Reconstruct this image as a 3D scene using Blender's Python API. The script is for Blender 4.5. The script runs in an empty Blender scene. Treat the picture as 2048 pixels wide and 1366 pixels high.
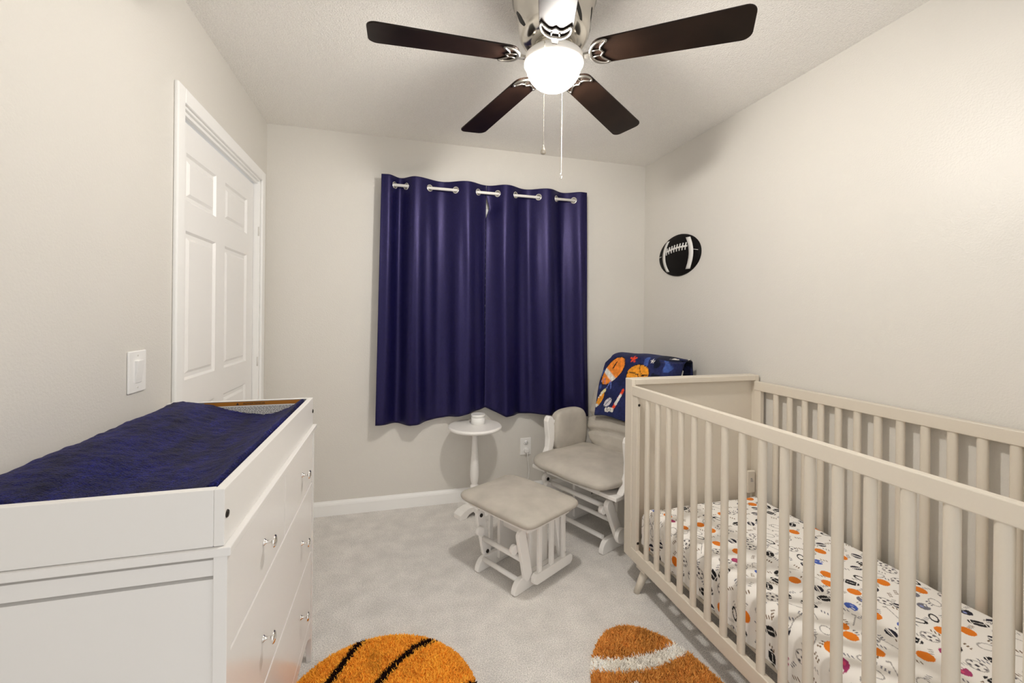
import bpy, bmesh, math, random
import numpy as np
from mathutils import Vector, Matrix, noise

PI = math.pi
scene = bpy.context.scene
COL = scene.collection
rnd = random.Random(7)


# ------------------------------------------------------------------ colours / materials
def lin(c):
    return tuple(((v / 255) / 12.92 if v / 255 <= .04045 else ((v / 255 + .055) / 1.055) ** 2.4) for v in c)


def material(name, rgb=None, rough=.5, metal=0., spec=.5, coat=0., sheen=0., attr=False,
             emit=None, bump=None, mottle=None, mottle2=None, trans=0., stint=None, alpha=1., linrgb=None, bump2=None, coat_rough=.1):
    m = bpy.data.materials.new(name)
    m.use_nodes = True
    nt = m.node_tree
    N, L = nt.nodes, nt.links
    b = N['Principled BSDF']
    b.inputs['Roughness'].default_value = rough
    b.inputs['Metallic'].default_value = metal
    b.inputs['Specular IOR Level'].default_value = spec
    b.inputs['Coat Weight'].default_value = coat
    b.inputs['Coat Roughness'].default_value = coat_rough
    b.inputs['Sheen Weight'].default_value = sheen
    b.inputs['Alpha'].default_value = alpha
    b.inputs['Transmission Weight'].default_value = trans
    c = linrgb if linrgb else (lin(rgb) if rgb else (.8, .8, .8))
    b.inputs['Base Color'].default_value = (*c, 1)
    tc = N.new('ShaderNodeTexCoord')
    src = None
    if attr:
        a = N.new('ShaderNodeVertexColor')
        a.layer_name = 'Col'
        L.new(a.outputs['Color'], b.inputs['Base Color'])
        src = a.outputs['Color']
    if stint:
        b.inputs['Specular Tint'].default_value = (*stint, 1)
    for mo in (mottle, mottle2):
        if not mo:
            continue
        amt, scale, det = mo[:3]
        n = N.new('ShaderNodeTexNoise')
        n.inputs['Scale'].default_value = scale
        n.inputs['Detail'].default_value = det
        if len(mo) > 3:
            mp = N.new('ShaderNodeMapping')
            mp.inputs['Scale'].default_value = mo[3]
            L.new(tc.outputs['Object'], mp.inputs['Vector'])
            L.new(mp.outputs['Vector'], n.inputs['Vector'])
        else:
            L.new(tc.outputs['Object'], n.inputs['Vector'])
        mr = N.new('ShaderNodeMapRange')
        mr.inputs['From Min'].default_value = .3
        mr.inputs['From Max'].default_value = .7
        mr.inputs['To Min'].default_value = 1 - amt
        mr.inputs['To Max'].default_value = 1 + amt
        L.new(n.outputs['Fac'], mr.inputs['Value'])
        mx = N.new('ShaderNodeVectorMath')
        mx.operation = 'SCALE'
        if src:
            L.new(src, mx.inputs[0])
        else:
            mx.inputs[0].default_value = c
        L.new(mr.outputs['Result'], mx.inputs['Scale'])
        L.new(mx.outputs['Vector'], b.inputs['Base Color'])
        src = mx.outputs['Vector']
    prev = None
    for bp in (bump, bump2):
        if not bp:
            continue
        scale, strength, dist = bp[:3]
        n = N.new('ShaderNodeTexNoise')
        n.inputs['Scale'].default_value = scale
        n.inputs['Detail'].default_value = 3
        if len(bp) > 3:
            mp = N.new('ShaderNodeMapping')
            mp.inputs['Scale'].default_value = bp[3]
            L.new(tc.outputs['Object'], mp.inputs['Vector'])
            L.new(mp.outputs['Vector'], n.inputs['Vector'])
        else:
            L.new(tc.outputs['Object'], n.inputs['Vector'])
        bn = N.new('ShaderNodeBump')
        bn.inputs['Strength'].default_value = strength
        bn.inputs['Distance'].default_value = dist
        L.new(n.outputs['Fac'], bn.inputs['Height'])
        if prev:
            L.new(prev, bn.inputs['Normal'])
        prev = bn.outputs['Normal']
    if prev:
        L.new(prev, b.inputs['Normal'])
    if emit:
        b.inputs['Emission Color'].default_value = (*emit[0], 1)
        b.inputs['Emission Strength'].default_value = emit[1]
    return m


M = {}
M['wall'] = material('wall_paint', linrgb=(.715, .69, .642), rough=.40, spec=.5, bump=(170, .25, .004))
M['ceiling'] = material('ceiling_paint', linrgb=(.92, .90, .86), rough=.9, spec=.1, bump=(150, .7, .008), bump2=(40, .35, .008), mottle=(.05, 170, 3))
M['carpet'] = material('carpet_pile', linrgb=(.82, .79, .755), rough=.95, spec=.03, mottle=(.085, 10, 9), mottle2=(.26, 230, 3), bump=(300, .8, .007), bump2=(28, .45, .008))
M['trim'] = material('trim_paint', linrgb=(.91, .905, .89), rough=.35)
M['door'] = material('door_paint', linrgb=(.90, .89, .875), rough=.4, bump=(300, .08, .002))
M['plastic'] = material('white_plastic', linrgb=(.90, .89, .87), rough=.3)
M['slot'] = material('dark_slot', linrgb=(.02, .018, .015), rough=.6)
M['dresser'] = material('dresser_paint', linrgb=(.81, .795, .775), rough=.17, spec=.55)
M['tray'] = material('tray_paint', linrgb=(.80, .785, .76), rough=.3)
M['bolt'] = material('dark_bolt', linrgb=(.03, .025, .02), rough=.35, metal=.6)
M['chrome'] = material('polished_chrome', linrgb=(.85, .84, .82), rough=.12, metal=1)
M['nickel'] = material('brushed_nickel', linrgb=(.72, .69, .63), rough=.16, metal=1, bump=(60, .05, .001, (1, 1, 20)))
M['iron'] = material('blade_iron_metal', linrgb=(.34, .32, .29), rough=.3, metal=1)
M['nickel_dull'] = material('satin_nickel', linrgb=(.62, .58, .50), rough=.38, metal=1)
M['blade'] = material('espresso_blade', linrgb=(.011, .0055, .0035), rough=.32, spec=.22, mottle=(.35, 9, 5), bump=(40, .05, .001))
M['bowl'] = material('lit_glass_bowl', linrgb=(.95, .93, .9), rough=.3, emit=((1.0, .955, .89), 165), alpha=.3)
M['bulb'] = material('lit_bulb', linrgb=(.95, .93, .9), rough=.5, emit=((1.0, .955, .89), 650))
M['frost'] = material('frosted_ring', linrgb=(.86, .84, .80), rough=.35)
M['navy'] = material('navy_satin', linrgb=(.0042, .0038, .034), rough=.40, spec=.55, stint=(.55, .48, 1.), mottle=(.3, 300, 2, (1, 1, .2)), bump=(500, .3, .002, (1, 1, .25)))
M['lining'] = M['navy']
M['terry'] = material('navy_terry', linrgb=(.0045, .006, .075), rough=.55, spec=.4, stint=(.5, .5, 1.), mottle=(.85, 22, 4, (1, .35, 1)), mottle2=(.75, 240, 2, (1, .5, 1)), bump=(300, 1.0, .012), bump2=(60, .6, .008, (1, 2, 1)))
M['white_wood'] = material('white_lacquered_wood', linrgb=(.90, .88, .85), rough=.38)
M['suede'] = material('grey_suede', linrgb=(.49, .455, .40), rough=.9, sheen=.05, spec=.12, mottle=(.12, 9, 4), bump=(260, .2, .002))
M['crib'] = material('greige_crib_paint', linrgb=(.69, .63, .535), rough=.42, bump=(180, .06, .002))
M['sheet'] = material('printed_cotton', attr=True, rough=.9, spec=.15, sheen=.1, bump=(700, .15, .001))
M['blanket'] = material('printed_plush', attr=True, rough=.9, spec=.2, sheen=.05, mottle=(.25, 60, 3), bump=(300, .4, .003))
M['rug'] = material('shag_pile', attr=True, rough=.95, spec=.05)
M['ball_black'] = material('matt_black', linrgb=(.004, .003, .003), rough=.6, spec=.15)
M['ball_white'] = material('painted_white', linrgb=(.78, .77, .74), rough=.5)
M['candle'] = material('white_ceramic', linrgb=(.88, .875, .85), rough=.3)
M['label_white'] = material('label_paper', linrgb=(.85, .83, .80), rough=.5)
M['label_orange'] = material('label_orange', linrgb=(.42, .16, .012), rough=.5)
M['label_grey'] = material('label_grey', linrgb=(.25, .26, .27), rough=.5)
M['ink'] = material('label_ink', linrgb=(.02, .018, .015), rough=.6)
M['blind'] = material('blind_vinyl', linrgb=(.86, .85, .84), rough=.5)
M['glass'] = material('window_glass', linrgb=(.9, .92, .92), rough=.02, trans=1)
M['hinge'] = material('painted_hinge', linrgb=(.72, .70, .66), rough=.4)

# ------------------------------------------------------------------ object helpers
ROOT = {}


def tag(o, label=None, cat=None, group=None, kind=None):
    if label: o['label'] = label
    if cat: o['category'] = cat
    if group: o['group'] = group
    if kind: o['kind'] = kind
    return o


def thing(name, label, cat, loc=(0, 0, 0), rz=0., group=None):
    o = bpy.data.objects.new(name, None)
    COL.objects.link(o)
    o.location = loc
    o.rotation_euler = (0, 0, rz)
    o.empty_display_size = .1
    ROOT[o.name] = Matrix.Translation(Vector(loc)) @ Matrix.Rotation(rz, 4, 'Z')
    return tag(o, label, cat, group)


class MB:
    def __init__(s):
        s.bm = bmesh.new()

    def _mi(s, faces, mi, smooth=None):
        for f in faces:
            f.material_index = mi
            if smooth is not None: f.smooth = smooth

    def box(s, lo, hi, mi=0, mat=None):
        v = [Vector((x, y, z)) for z in (lo[2], hi[2]) for y in (lo[1], hi[1]) for x in (lo[0], hi[0])]
        if mat is not None: v = [mat @ p for p in v]
        v = [s.bm.verts.new(p) for p in v]
        fs = [s.bm.faces.new([v[i] for i in q]) for q in ((0, 2, 3, 1), (4, 5, 7, 6), (0, 1, 5, 4), (1, 3, 7, 5), (3, 2, 6, 7), (2, 0, 4, 6))]
        s._mi(fs, mi)
        return s

    def cyl(s, p0, p1, r0, r1=None, n=16, mi=0, caps=True, sy=1.):
        p0, p1 = Vector(p0), Vector(p1)
        r1 = r0 if r1 is None else r1
        d = (p1 - p0).normalized()
        a = Vector((0, 0, 1)) if abs(d.z) < .9 else Vector((1, 0, 0))
        u = d.cross(a).normalized(); w = d.cross(u)
        rings = []
        for p, r in ((p0, r0), (p1, r1)):
            rings.append([s.bm.verts.new(p + r * (math.cos(t) * u + sy * math.sin(t) * w)) for t in [2 * PI * k / n for k in range(n)]])
        fs = [s.bm.faces.new([rings[0][k], rings[0][(k + 1) % n], rings[1][(k + 1) % n], rings[1][k]]) for k in range(n)]
        s._mi(fs, mi, True)
        if caps:
            s._mi([s.bm.faces.new(rings[0][::-1]), s.bm.faces.new(rings[1])], mi, False)
        return s

    def lathe(s, prof, c=(0, 0, 0), n=40, mi=0, mat=None):
        rings = []
        T = (Matrix.Translation(Vector(c)) @ mat) if mat is not None else Matrix.Translation(Vector(c))
        for r, z in prof:
            if r < 1e-6:
                rings.append([s.bm.verts.new(T @ Vector((0, 0, z)))])
            else:
                rings.append([s.bm.verts.new(T @ Vector((r * math.cos(2 * PI * k / n), r * math.sin(2 * PI * k / n), z))) for k in range(n)])
        for a, b in zip(rings, rings[1:]):
            for k in range(n):
                q = [a[k % len(a)], a[(k + 1) % len(a)], b[(k + 1) % len(b)], b[k % len(b)]]
                q2 = []
                for v in q:
                    if v not in q2: q2.append(v)
                if len(q2) >= 3:
                    f = s.bm.faces.new(q2); f.material_index = mi; f.smooth = True
        return s

    def tube(s, pts, r, n=8, mi=0, closed=False):
        pts = [Vector(p) for p in pts]
        m = len(pts)
        rings = []
        up = Vector((0.13, .21, 1)).normalized()
        for i, p in enumerate(pts):
            a = pts[(i - 1) % m] if closed or i else p
            b = pts[(i + 1) % m] if closed or i < m - 1 else p
            d = (b - a).normalized()
            u = d.cross(up)
            if u.length < 1e-3: u = d.cross(Vector((1, 0, 0)))
            u.normalize(); w = d.cross(u)
            rr = r[i] if isinstance(r, (list, tuple)) else r
            rings.append([s.bm.verts.new(p + rr * (math.cos(2 * PI * k / n) * u + math.sin(2 * PI * k / n) * w)) for k in range(n)])
        rng = range(m) if closed else range(m - 1)
        for i in rng:
            a, b = rings[i], rings[(i + 1) % m]
            for k in range(n):
                f = s.bm.faces.new([a[k], a[(k + 1) % n], b[(k + 1) % n], b[k]]); f.smooth = True; f.material_index = mi
        if not closed:
            s._mi([s.bm.faces.new(rings[0][::-1]), s.bm.faces.new(rings[-1])], mi)
        return s

    def prism(s, outline, d0, d1, mp, mi=0):
        """outline: 2-D points; mp(u, v, d) -> 3-D"""
        A = [s.bm.verts.new(mp(u, v, d0)) for u, v in outline]
        B = [s.bm.verts.new(mp(u, v, d1)) for u, v in outline]
        n = len(A)
        fs = [s.bm.faces.new([A[k], A[(k + 1) % n], B[(k + 1) % n], B[k]]) for k in range(n)]
        fs += [s.bm.faces.new(A[::-1]), s.bm.faces.new(B)]
        s._mi(fs, mi)
        return s

    def build(s, name, mats, parent=None, bevel=0., seg=2, smooth=False, world=False, subsurf=0, solid=0., kind=None, label=None):
        bm = s.bm
        root = ROOT.get(parent.name) if parent is not None else None
        if world and root is not None:
            bm.transform(root.inverted())
        bmesh.ops.recalc_face_normals(bm, faces=bm.faces)
        if smooth:
            for f in bm.faces: f.smooth = True
        me = bpy.data.meshes.new(name)
        bm.to_mesh(me); bm.free()
        for mm in (mats if isinstance(mats, (list, tuple)) else [mats]):
            me.materials.append(mm)
        o = bpy.data.objects.new(name, me)
        COL.objects.link(o)
        if parent is not None:
            o.parent = parent
            if root is not None: ROOT[o.name] = root
        return finish(o, bevel, seg, subsurf, solid, kind, label)


def finish(o, bevel=0., seg=2, subsurf=0, solid=0., kind=None, label=None):
    if solid:
        m = o.modifiers.new('thickness', 'SOLIDIFY'); m.thickness = solid; m.offset = 0
    if bevel:
        m = o.modifiers.new('bevel', 'BEVEL'); m.width = bevel; m.segments = seg; m.limit_method = 'ANGLE'
        m.angle_limit = math.radians(40); m.harden_normals = False
    if subsurf:
        m = o.modifiers.new('subsurf', 'SUBSURF'); m.levels = subsurf; m.render_levels = subsurf
    if kind: o['kind'] = kind
    if label: o['label'] = label
    return o


def mesh_obj(name, verts, faces, mats, parent=None, world=False, smooth=True, cols=None, solid=0., bevel=0.):
    me = bpy.data.meshes.new(name)
    me.from_pydata([tuple(v) for v in verts], [], [tuple(f) for f in faces])
    root = ROOT.get(parent.name) if parent is not None else None
    if world and root is not None: me.transform(root.inverted())
    for mm in (mats if isinstance(mats, (list, tuple)) else [mats]): me.materials.append(mm)
    if cols is not None:
        at = me.color_attributes.new('Col', 'FLOAT_COLOR', 'POINT')
        c = np.ones((len(verts), 4), dtype=np.float32); c[:, :3] = cols
        at.data.foreach_set('color', c.ravel())
    if smooth:
        me.polygons.foreach_set('use_smooth', np.ones(len(me.polygons), dtype=bool))
    o = bpy.data.objects.new(name, me)
    COL.objects.link(o)
    if parent is not None:
        o.parent = parent
        if root is not None: ROOT[o.name] = root
    return finish(o, bevel=bevel, solid=solid)


def grid_faces(nu, nv):
    i = np.arange(nu - 1)[:, None] * nv + np.arange(nv - 1)[None, :]
    return np.stack([i, i + nv, i + nv + 1, i + 1], -1).reshape(-1, 4)


def pillow(w, d, h, n=5., nz=2.6, cuts=14, fn=None, T=None):
    """soft box w x d x h about the origin"""
    mb = MB()
    bm = mb.bm
    bmesh.ops.create_cube(bm, size=2)
    bmesh.ops.subdivide_edges(bm, edges=bm.edges[:], cuts=cuts, use_grid_fill=True)
    for v in bm.verts:
        x, y, z = v.co
        q = ((abs(x) ** n + abs(y) ** n) ** (nz / n) + abs(z) ** nz) ** (1 / nz)
        p = Vector((x / q * w / 2, y / q * d / 2, z / q * h / 2))
        if fn: p = fn(p)
        v.co = (T @ p) if T is not None else p
    for f in bm.faces: f.smooth = True
    return mb


def nz3(x, y, z, s=1.):
    return noise.noise(Vector((x * s, y * s, z * s)))


# ------------------------------------------------------------------ room shell
XL, XR, YB, YN, ZC = -.762, 1.861, 2.925, -.75, 2.44


def shell(name, lo, hi, mat):
    return MB().box(lo, hi).build(name, mat, kind='structure')


shell('floor', (XL - .12, YN, -.06), (XR + .12, YB + .12, 0), M['carpet'])
shell('ceiling', (XL - .12, YN, ZC), (XR + .12, YB + .12, ZC + .08), M['ceiling'])
shell('wall_right', (XR, YN, 0), (XR + .12, YB + .12, ZC), M['wall'])
# back wall with a window opening behind the curtains
WX0, WX1, WZ0, WZ1 = .08, 1.12, .80, 2.02
mb = MB()
mb.box((XL - .12, YB, 0), (WX0, YB + .12, ZC)).box((WX1, YB, 0), (XR, YB + .12, ZC))
mb.box((WX0, YB, 0), (WX1, YB + .12, WZ0)).box((WX0, YB, WZ1), (WX1, YB + .12, ZC))
mb.build('wall_back', M['wall'], kind='structure')
# left wall with a door opening
DY0, DY1, DZ1 = 1.842, 2.792, 2.052
mb = MB()
mb.box((XL - .12, YN, 0), (XL, DY0, ZC)).box((XL - .12, DY1, 0), (XL, YB, ZC)).box((XL - .12, DY0, DZ1), (XL, DY1, ZC))
mb.build('wall_left', M['wall'], kind='structure')
# window: frame, glass, closed blind
w = MB()
for lo, hi in (((WX0, YB + .02, WZ0), (WX0 + .05, YB + .09, WZ1)), ((WX1 - .05, YB + .02, WZ0), (WX1, YB + .09, WZ1)),
               ((WX0, YB + .02, WZ0), (WX1, YB + .09, WZ0 + .05)), ((WX0, YB + .02, WZ1 - .05), (WX1, YB + .09, WZ1)),
               ((WX0, YB + .03, 1.39), (WX1, YB + .08, 1.43))):
    w.box(lo, hi)
win = w.build('window_1', M['trim'], kind='structure')
MB().box((WX0 + .04, YB + .058, WZ0 + .04), (WX1 - .04, YB + .062, WZ1 - .04)).build('window_pane', M['glass'], win)
b = MB()
zz = WZ0 + .02
while zz < WZ1 - .03:
    b.box((WX0 + .01, YB + .004, zz), (WX1 - .01, YB + .007, zz + .046))
    zz += .048
b.box((WX0 + .005, YB - .002, WZ1 - .04), (WX1 - .005, YB + .02, WZ1 - .002))
b.build('window_blind', M['blind'], win)

# baseboards (a stepped profile)
BB = [(0, 0), (.014, 0), (.014, .066), (.011, .076), (.006, .084), (.003, .09), (0, .09)]
MB().prism(BB, XL, XR, lambda u, v, d: Vector((d, YB - u, v))).build('baseboard_back', M['trim'], kind='structure')
MB().prism(BB, YN, YB - .014, lambda u, v, d: Vector((XR - u, d, v))).build('baseboard_right', M['trim'], kind='structure')
MB().prism(BB, YN, DY0 - .06, lambda u, v, d: Vector((XL + u, d, v))).build('baseboard_left', M['trim'], kind='structure')

# door casing
CW = [(0, 0), (.0, .057), (.012, .057), (.017, .05), (.017, .02), (.013, .012), (.009, 0)]
t = MB()
oy0, oy1, oz = DY0 - .06, DY1 + .06, DZ1 + .057
t.box((XL, oy0, 0), (XL + .015, DY0 - .004, oz)).box((XL, DY1 + .004, 0), (XL + .015, oy1, oz))
t.box((XL, DY0 - .004, DZ1 + .0), (XL + .015, DY1 + .004, oz))
t.build('trim_1', M['trim'], bevel=.005, kind='structure')
# jamb and stop
j = MB()
j.box((XL - .12, DY0 - .004, 0), (XL + .003, DY0 + .010, DZ1)).box((XL - .12, DY1 - .010, 0), (XL + .003, DY1 + .004, DZ1))
j.box((XL - .12, DY0 - .004, DZ1 - .010), (XL + .003, DY1 + .004, DZ1 + .002))
j.box((XL - .022, DY0 + .01, DZ1 - .024), (XL - .008, DY1 - .01, DZ1 - .010))
j.build('trim_2', M['trim'], bevel=.0015, kind='structure')
# six-panel door slab
DX = XL - .030
dy0, dy1, dz0, dz1 = DY0 + .013, DY1 - .013, .012, DZ1 - .030


def slab():
    mb = MB(); bm = mb.bm
    ys = [dy0, 1.956, 2.250, 2.357, 2.675, dy1]
    zs = [dz0, .24, .89, 1.015, 1.602, 1.718, 1.908, dz1]
    vg = {}
    def v(i, k):
        if (i, k) not in vg: vg[(i, k)] = bm.verts.new((DX, ys[i], zs[k]))
        return vg[(i, k)]
    panels = []
    for i in range(5):
        for k in range(7):
            f = bm.faces.new([v(i, k), v(i + 1, k), v(i + 1, k + 1), v(i, k + 1)])
            if i in (1, 3) and k in (1, 3, 5): panels.append(f)
    for f in panels:
        for thick, dep in ((.012, -.010), (.022, 0.), (.016, .008)):
            r = bmesh.ops.inset_region(bm, faces=[f], thickness=thick, depth=0)
            bmesh.ops.translate(bm, verts=f.verts[:], vec=(dep, 0, 0))
    mb.box((DX - .035, dy0, dz0), (DX - .013, dy1, dz1))
    return mb


door = slab().build('door_1', M['door'], kind='structure')
for hz in (.25, 1.00, 1.753):
    MB().cyl((XL - .002, dy1 + .004, hz - .026), (XL - .002, dy1 + .004, hz + .026), .004, n=10).build('hinge', M['hinge'], door)

# ------------------------------------------------------------------ light switch, outlet
sw = thing('light_switch', 'white rocker light switch on the wall beside the door', 'switch', (XL, 1.566, 1.10))
MB().box((XL, 1.520, 1.037), (XL + .006, 1.613, 1.164)).build('switch_plate', M['plastic'], sw, bevel=.003, world=True)
mb = MB()
mb.prism([(0, -.034), (.003, -.034), (.007, 0), (.010, .034), (0, .034)], 1.549, 1.584, lambda u, v, d: Vector((XL + .005 + u, d, 1.10 + v)))
mb.build('rocker', M['plastic'], sw, bevel=.001, world=True)
for zz in (1.052, 1.149):
    MB().cyl((XL + .005, 1.566, zz), (XL + .0068, 1.566, zz), .003, n=10).build('screw', M['hinge'], sw, world=True)

ou = thing('wall_outlet', 'white double power outlet low on the back wall beside the glider', 'outlet', (.913, YB, .346))
MB().box((.873, YB - .006, .285), (.953, YB, .406)).build('outlet_plate', M['plastic'], ou, bevel=.003, world=True)
for zc in (.371, .320):
    f = MB()
    f.lathe([(0, 0), (.0165, 0), (.0165, .003), (0, .003)], (.913, YB - .0055, zc), 20, mat=Matrix.Rotation(PI / 2, 4, 'X'))
    so = f.build('socket', M['plastic'], ou, world=True)
    g = MB()
    g.box((.9055, YB - .0092, zc + .001), (.9075, YB - .0080, zc + .009)).box((.9185, YB - .0092, zc + .001), (.9205, YB - .0080, zc + .009))
    g.cyl((.913, YB - .0092, zc - .006), (.913, YB - .0080, zc - .006), .0025, n=10)
    g.build('socket_slot', M['slot'], so, world=True)
pc = thing('power_cord', 'white plug and thin cord hanging from the wall outlet', 'cord', (.917, YB - .02, .30))
mb = MB()
mb.box((.901, YB - .034, .306), (.931, YB - .0095, .334))
mb.build('plug', M['plastic'], pc, bevel=.005, world=True)
pts = [(.918, YB - .03, .308), (.919, YB - .032, .29), (.921, YB - .03, .26), (.927, YB - .026, .22), (.932, YB - .024, .18), (.930, YB - .024, .14), (.922, YB - .026, .09),
       (.925, YB - .03, .03), (.95, YB - .04, .006), (1.05, YB - .05, .004)]
MB().tube(pts, .0026, 8).build('cord', M['plastic'], pc, world=True)

# ------------------------------------------------------------------ curtains and rod
def cosint(ext, x):
    if x <= ext[0][0]: return ext[0][1]
    for (a, va), (b_, vb) in zip(ext, ext[1:]):
        if x <= b_:
            t_ = (x - a) / (b_ - a)
            return va + (vb - va) * (.5 - .5 * math.cos(PI * t_))
    return ext[-1][1]


ZBOT = [(-.1, .580), (0, .578), (.12, .566), (.25, .585), (.40, .605), (.607, .648), (.73, .592), (.88, .592), (1.03, .588), (1.2, .58), (1.34, .558)]


def linint(t_, x):
    if x <= t_[0][0]: return t_[0][1]
    for (a, va), (b_, vb) in zip(t_, t_[1:]):
        if x <= b_: return va + (vb - va) * (x - a) / (b_ - a)
    return t_[-1][1]


YC, ZR, ZT = 2.845, 2.108, 2.166
def curtain(label, x0, x1, ext, gx, seed, curl=0):
    root = thing('curtain', label, 'curtain', ((x0 + x1) / 2, YC, ZT), 0, 'navy curtains on the rod')
    nx = int((x1 - x0) / .0042) + 1
    top = np.arange(ZT, 2.05, -.0042)
    frac = np.linspace(0, 1, 90)[1:]
    V = []
    def pos(x, z, f):
        t_ = (ZT - z) / 1.58
        A = .034 * (1 - .1 * t_) + .010 * t_
        y = YC + A * cosint(ext, x)
        y += .010 * t_ * nz3(x * 9 + seed, z * 1.3, 0) + .006 * t_ * math.sin(x * 47 + 2.5 * z + seed) + (.0035 + .004 * nz3(x * 6, z * .5, seed)) * math.sin(x * 78 + 1.2 * z + 2 * seed) * min(1, 3 * t_)
        xx = .60 + (x - .60) * (1 + .032 * t_)
        if curl and x > x1 - .15 and curl > 0:      # lower inner corner swings across
            k = (x - (x1 - .15)) / .15
            y -= .012 * k * max(0, 1 - abs(z - .95) / .4)
        if curl < 0:                                # upper inner edge folds back, leaving a slit
            k = max(0, 1 - (x - x0) / .10)
            xx += .024 * k * max(0, 1 - abs(z - 2.015) / .075)
            y += .012 * k * max(0, 1 - abs(z - 2.0) / .12)
        return (xx, y, z)
    xs = np.linspace(x0, x1, nx)
    rows = [('a', z) for z in top] + [('f', f) for f in frac]
    for x in xs:
        zb = linint(ZBOT, x)
        for k, val in rows:
            z = val if k == 'a' else top[-1] + (zb - top[-1]) * val
            V.append(pos(x, z, 0))
    nv = len(rows)
    F = grid_faces(nx, nv)
    V = np.array(V)
    # grommet holes
    keep = np.ones(len(F), bool)
    cen = V[F].mean(1)
    for g in gx:
        keep &= ~(((cen[:, 0] - g) ** 2 + (cen[:, 1] - YC - .034 * cosint(ext, g)) ** 2 + (cen[:, 2] - ZR) ** 2) < .0185 ** 2)
    mesh_obj('curtain_panel', V, F[keep], M['navy'], root, world=True, solid=.0025)
    for g in gx:
        p0, p1 = Vector(pos(g - .012, ZR, 0)), Vector(pos(g + .012, ZR, 0))
        d = (p1 - p0).normalized(); nrm = Vector((-d.y, d.x, 0))
        c = Vector(pos(g, ZR, 0))
        ring = []
        m = MB()
        prof = [(.0168, -.003), (.019, -.0045), (.0235, -.003), (.0245, 0), (.0235, .003), (.019, .0045), (.0168, .003), (.0168, -.003)]
        R = Matrix(((d.x, 0, nrm.x), (d.y, 0, nrm.y), (0, 1, 0))).to_4x4()
        m.lathe(prof, c, 28, mat=R)
        m.build('grommet', M['chrome'], root, world=True)
    return root


curtain('navy blue grommet curtain panel on the half of the window nearer the door', -.088, .596,
        [(-.088, -.62), (-.045, -.75), (.031, 1), (.122, -1), (.30, 1), (.46, -1), (.60, .75)], (-.005, .066, .216, .384, .537), 1.7, 1)
curtain('navy blue grommet curtain panel on the half of the window nearer the glider chair', .598, 1.324,
        [(.598, .75), (.605, .8), (.73, -1), (.88, 1), (1.03, -1), (1.165, 1), (1.29, -.75), (1.324, -.62)], (.669, .796, .963, 1.098, 1.231), 5.2, -1)
rod = thing('curtain_rod', 'slim white curtain rod threaded through the navy curtain grommets', 'curtain rod', (.6, YC, ZR))
MB().cyl((-.045, YC, ZR), (1.285, YC, ZR), .0095, n=16).build('rod', M['frost'], rod, world=True)
for x in (-.03, 1.27):
    m = MB().cyl((x, YC, ZR), (x, YB, ZR), .006, n=10).box((x - .012, YB - .004, ZR - .03), (x + .012, YB, ZR + .03))
    m.build('bracket', M['frost'], rod, world=True)

# ------------------------------------------------------------------ ceiling fan
FX, FY, FZ = .535, 1.425, 2.19
fan = thing('ceiling_fan', 'brushed nickel ceiling fan with five dark wood blades and a lit bowl', 'ceiling fan', (FX, FY, ZC))
MB().lathe([(0, ZC), (.147, ZC), (.150, 2.425), (.150, 2.405), (.146, 2.395), (.148, 2.388), (.142, 2.378), (.138, 2.36), (.131, 2.335), (.128, 2.315),
            (.126, 2.29), (.120, 2.265), (.108, 2.246), (.092, 2.236), (.072, 2.232), (.060, 2.232), (0, 2.232)], (FX, FY, 0), 64).build('motor_housing', M['nickel'], fan, world=True)
for k in range(7):
    vs = MB()
    a = 2 * PI * k / 7 + .3
    rows = []
    for q in range(9):
        z = 2.345 - .0095 * q
        r = np.interp(z, [2.265, 2.29, 2.315, 2.335, 2.36], [.120, .126, .128, .131, .138]) + .0008
        hw = .085 * math.sin(PI * (q + .6) / 9.2) ** .5
        rows.append([vs.bm.verts.new((FX + r * math.cos(a + .05 * q + t_ * hw), FY + r * math.sin(a + .05 * q + t_ * hw), z)) for t_ in (-1, -.33, .33, 1)])
    for ra, rb in zip(rows, rows[1:]):
        for c_ in range(3):
            vs.bm.faces.new([ra[c_], ra[c_ + 1], rb[c_ + 1], rb[c_]])
    vs.build('vent_slot', M['slot'], fan, world=True)
MB().lathe([(0, 2.235), (.068, 2.235), (.070, 2.225), (.066, 2.212), (.074, 2.205), (0, 2.205)], (FX, FY, 0), 48).build('switch_housing', M['nickel'], fan, world=True)
MB().lathe([(0, 2.210), (.078, 2.208), (.095, 2.203), (.104, 2.194), (.107, 2.182), (.105, 2.170), (.099, 2.168), (.099, 2.177), (0, 2.18)], (FX, FY, 0), 56).build('light_fitter', M['frost'], fan, world=True)
pr = [(.096, 2.174)] + [(.096 * math.cos(t_), 2.166 - .085 * math.sin(t_)) for t_ in np.linspace(.05, PI / 2, 16)]
pr[-1] = (0, pr[-1][1])
MB().lathe(pr, (FX, FY, 0), 48).build('light_bowl', M['bowl'], fan, world=True, label='lit white glass bowl')

MB().lathe([(0, -.036)] + [(.036 * math.cos(t_), .036 * math.sin(t_)) for t_ in np.linspace(-1.4, 1.1, 12)] + [(.014, .040), (.014, .055), (0, .055)], (FX, FY, 2.128), 24).build('light_bulb', M['bulb'], fan, world=True)

A0, PITCH, DROOP = math.radians(107.6), math.radians(-9.4), .03
BR0, BR1 = .128, .628


def blade_T(k):
    a = A0 + 2 * PI * k / 5
    tilt = Matrix.Rotation(.032, 4, Vector((-math.sin(1.26), math.cos(1.26), 0)))     # the fan hangs a touch out of level
    return Matrix.Translation((FX, FY, FZ)) @ tilt @ Matrix.Rotation(a, 4, 'Z') @ Matrix.Rotation(math.atan(DROOP), 4, 'Y') @ Matrix.Rotation(PITCH, 4, 'X')


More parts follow.
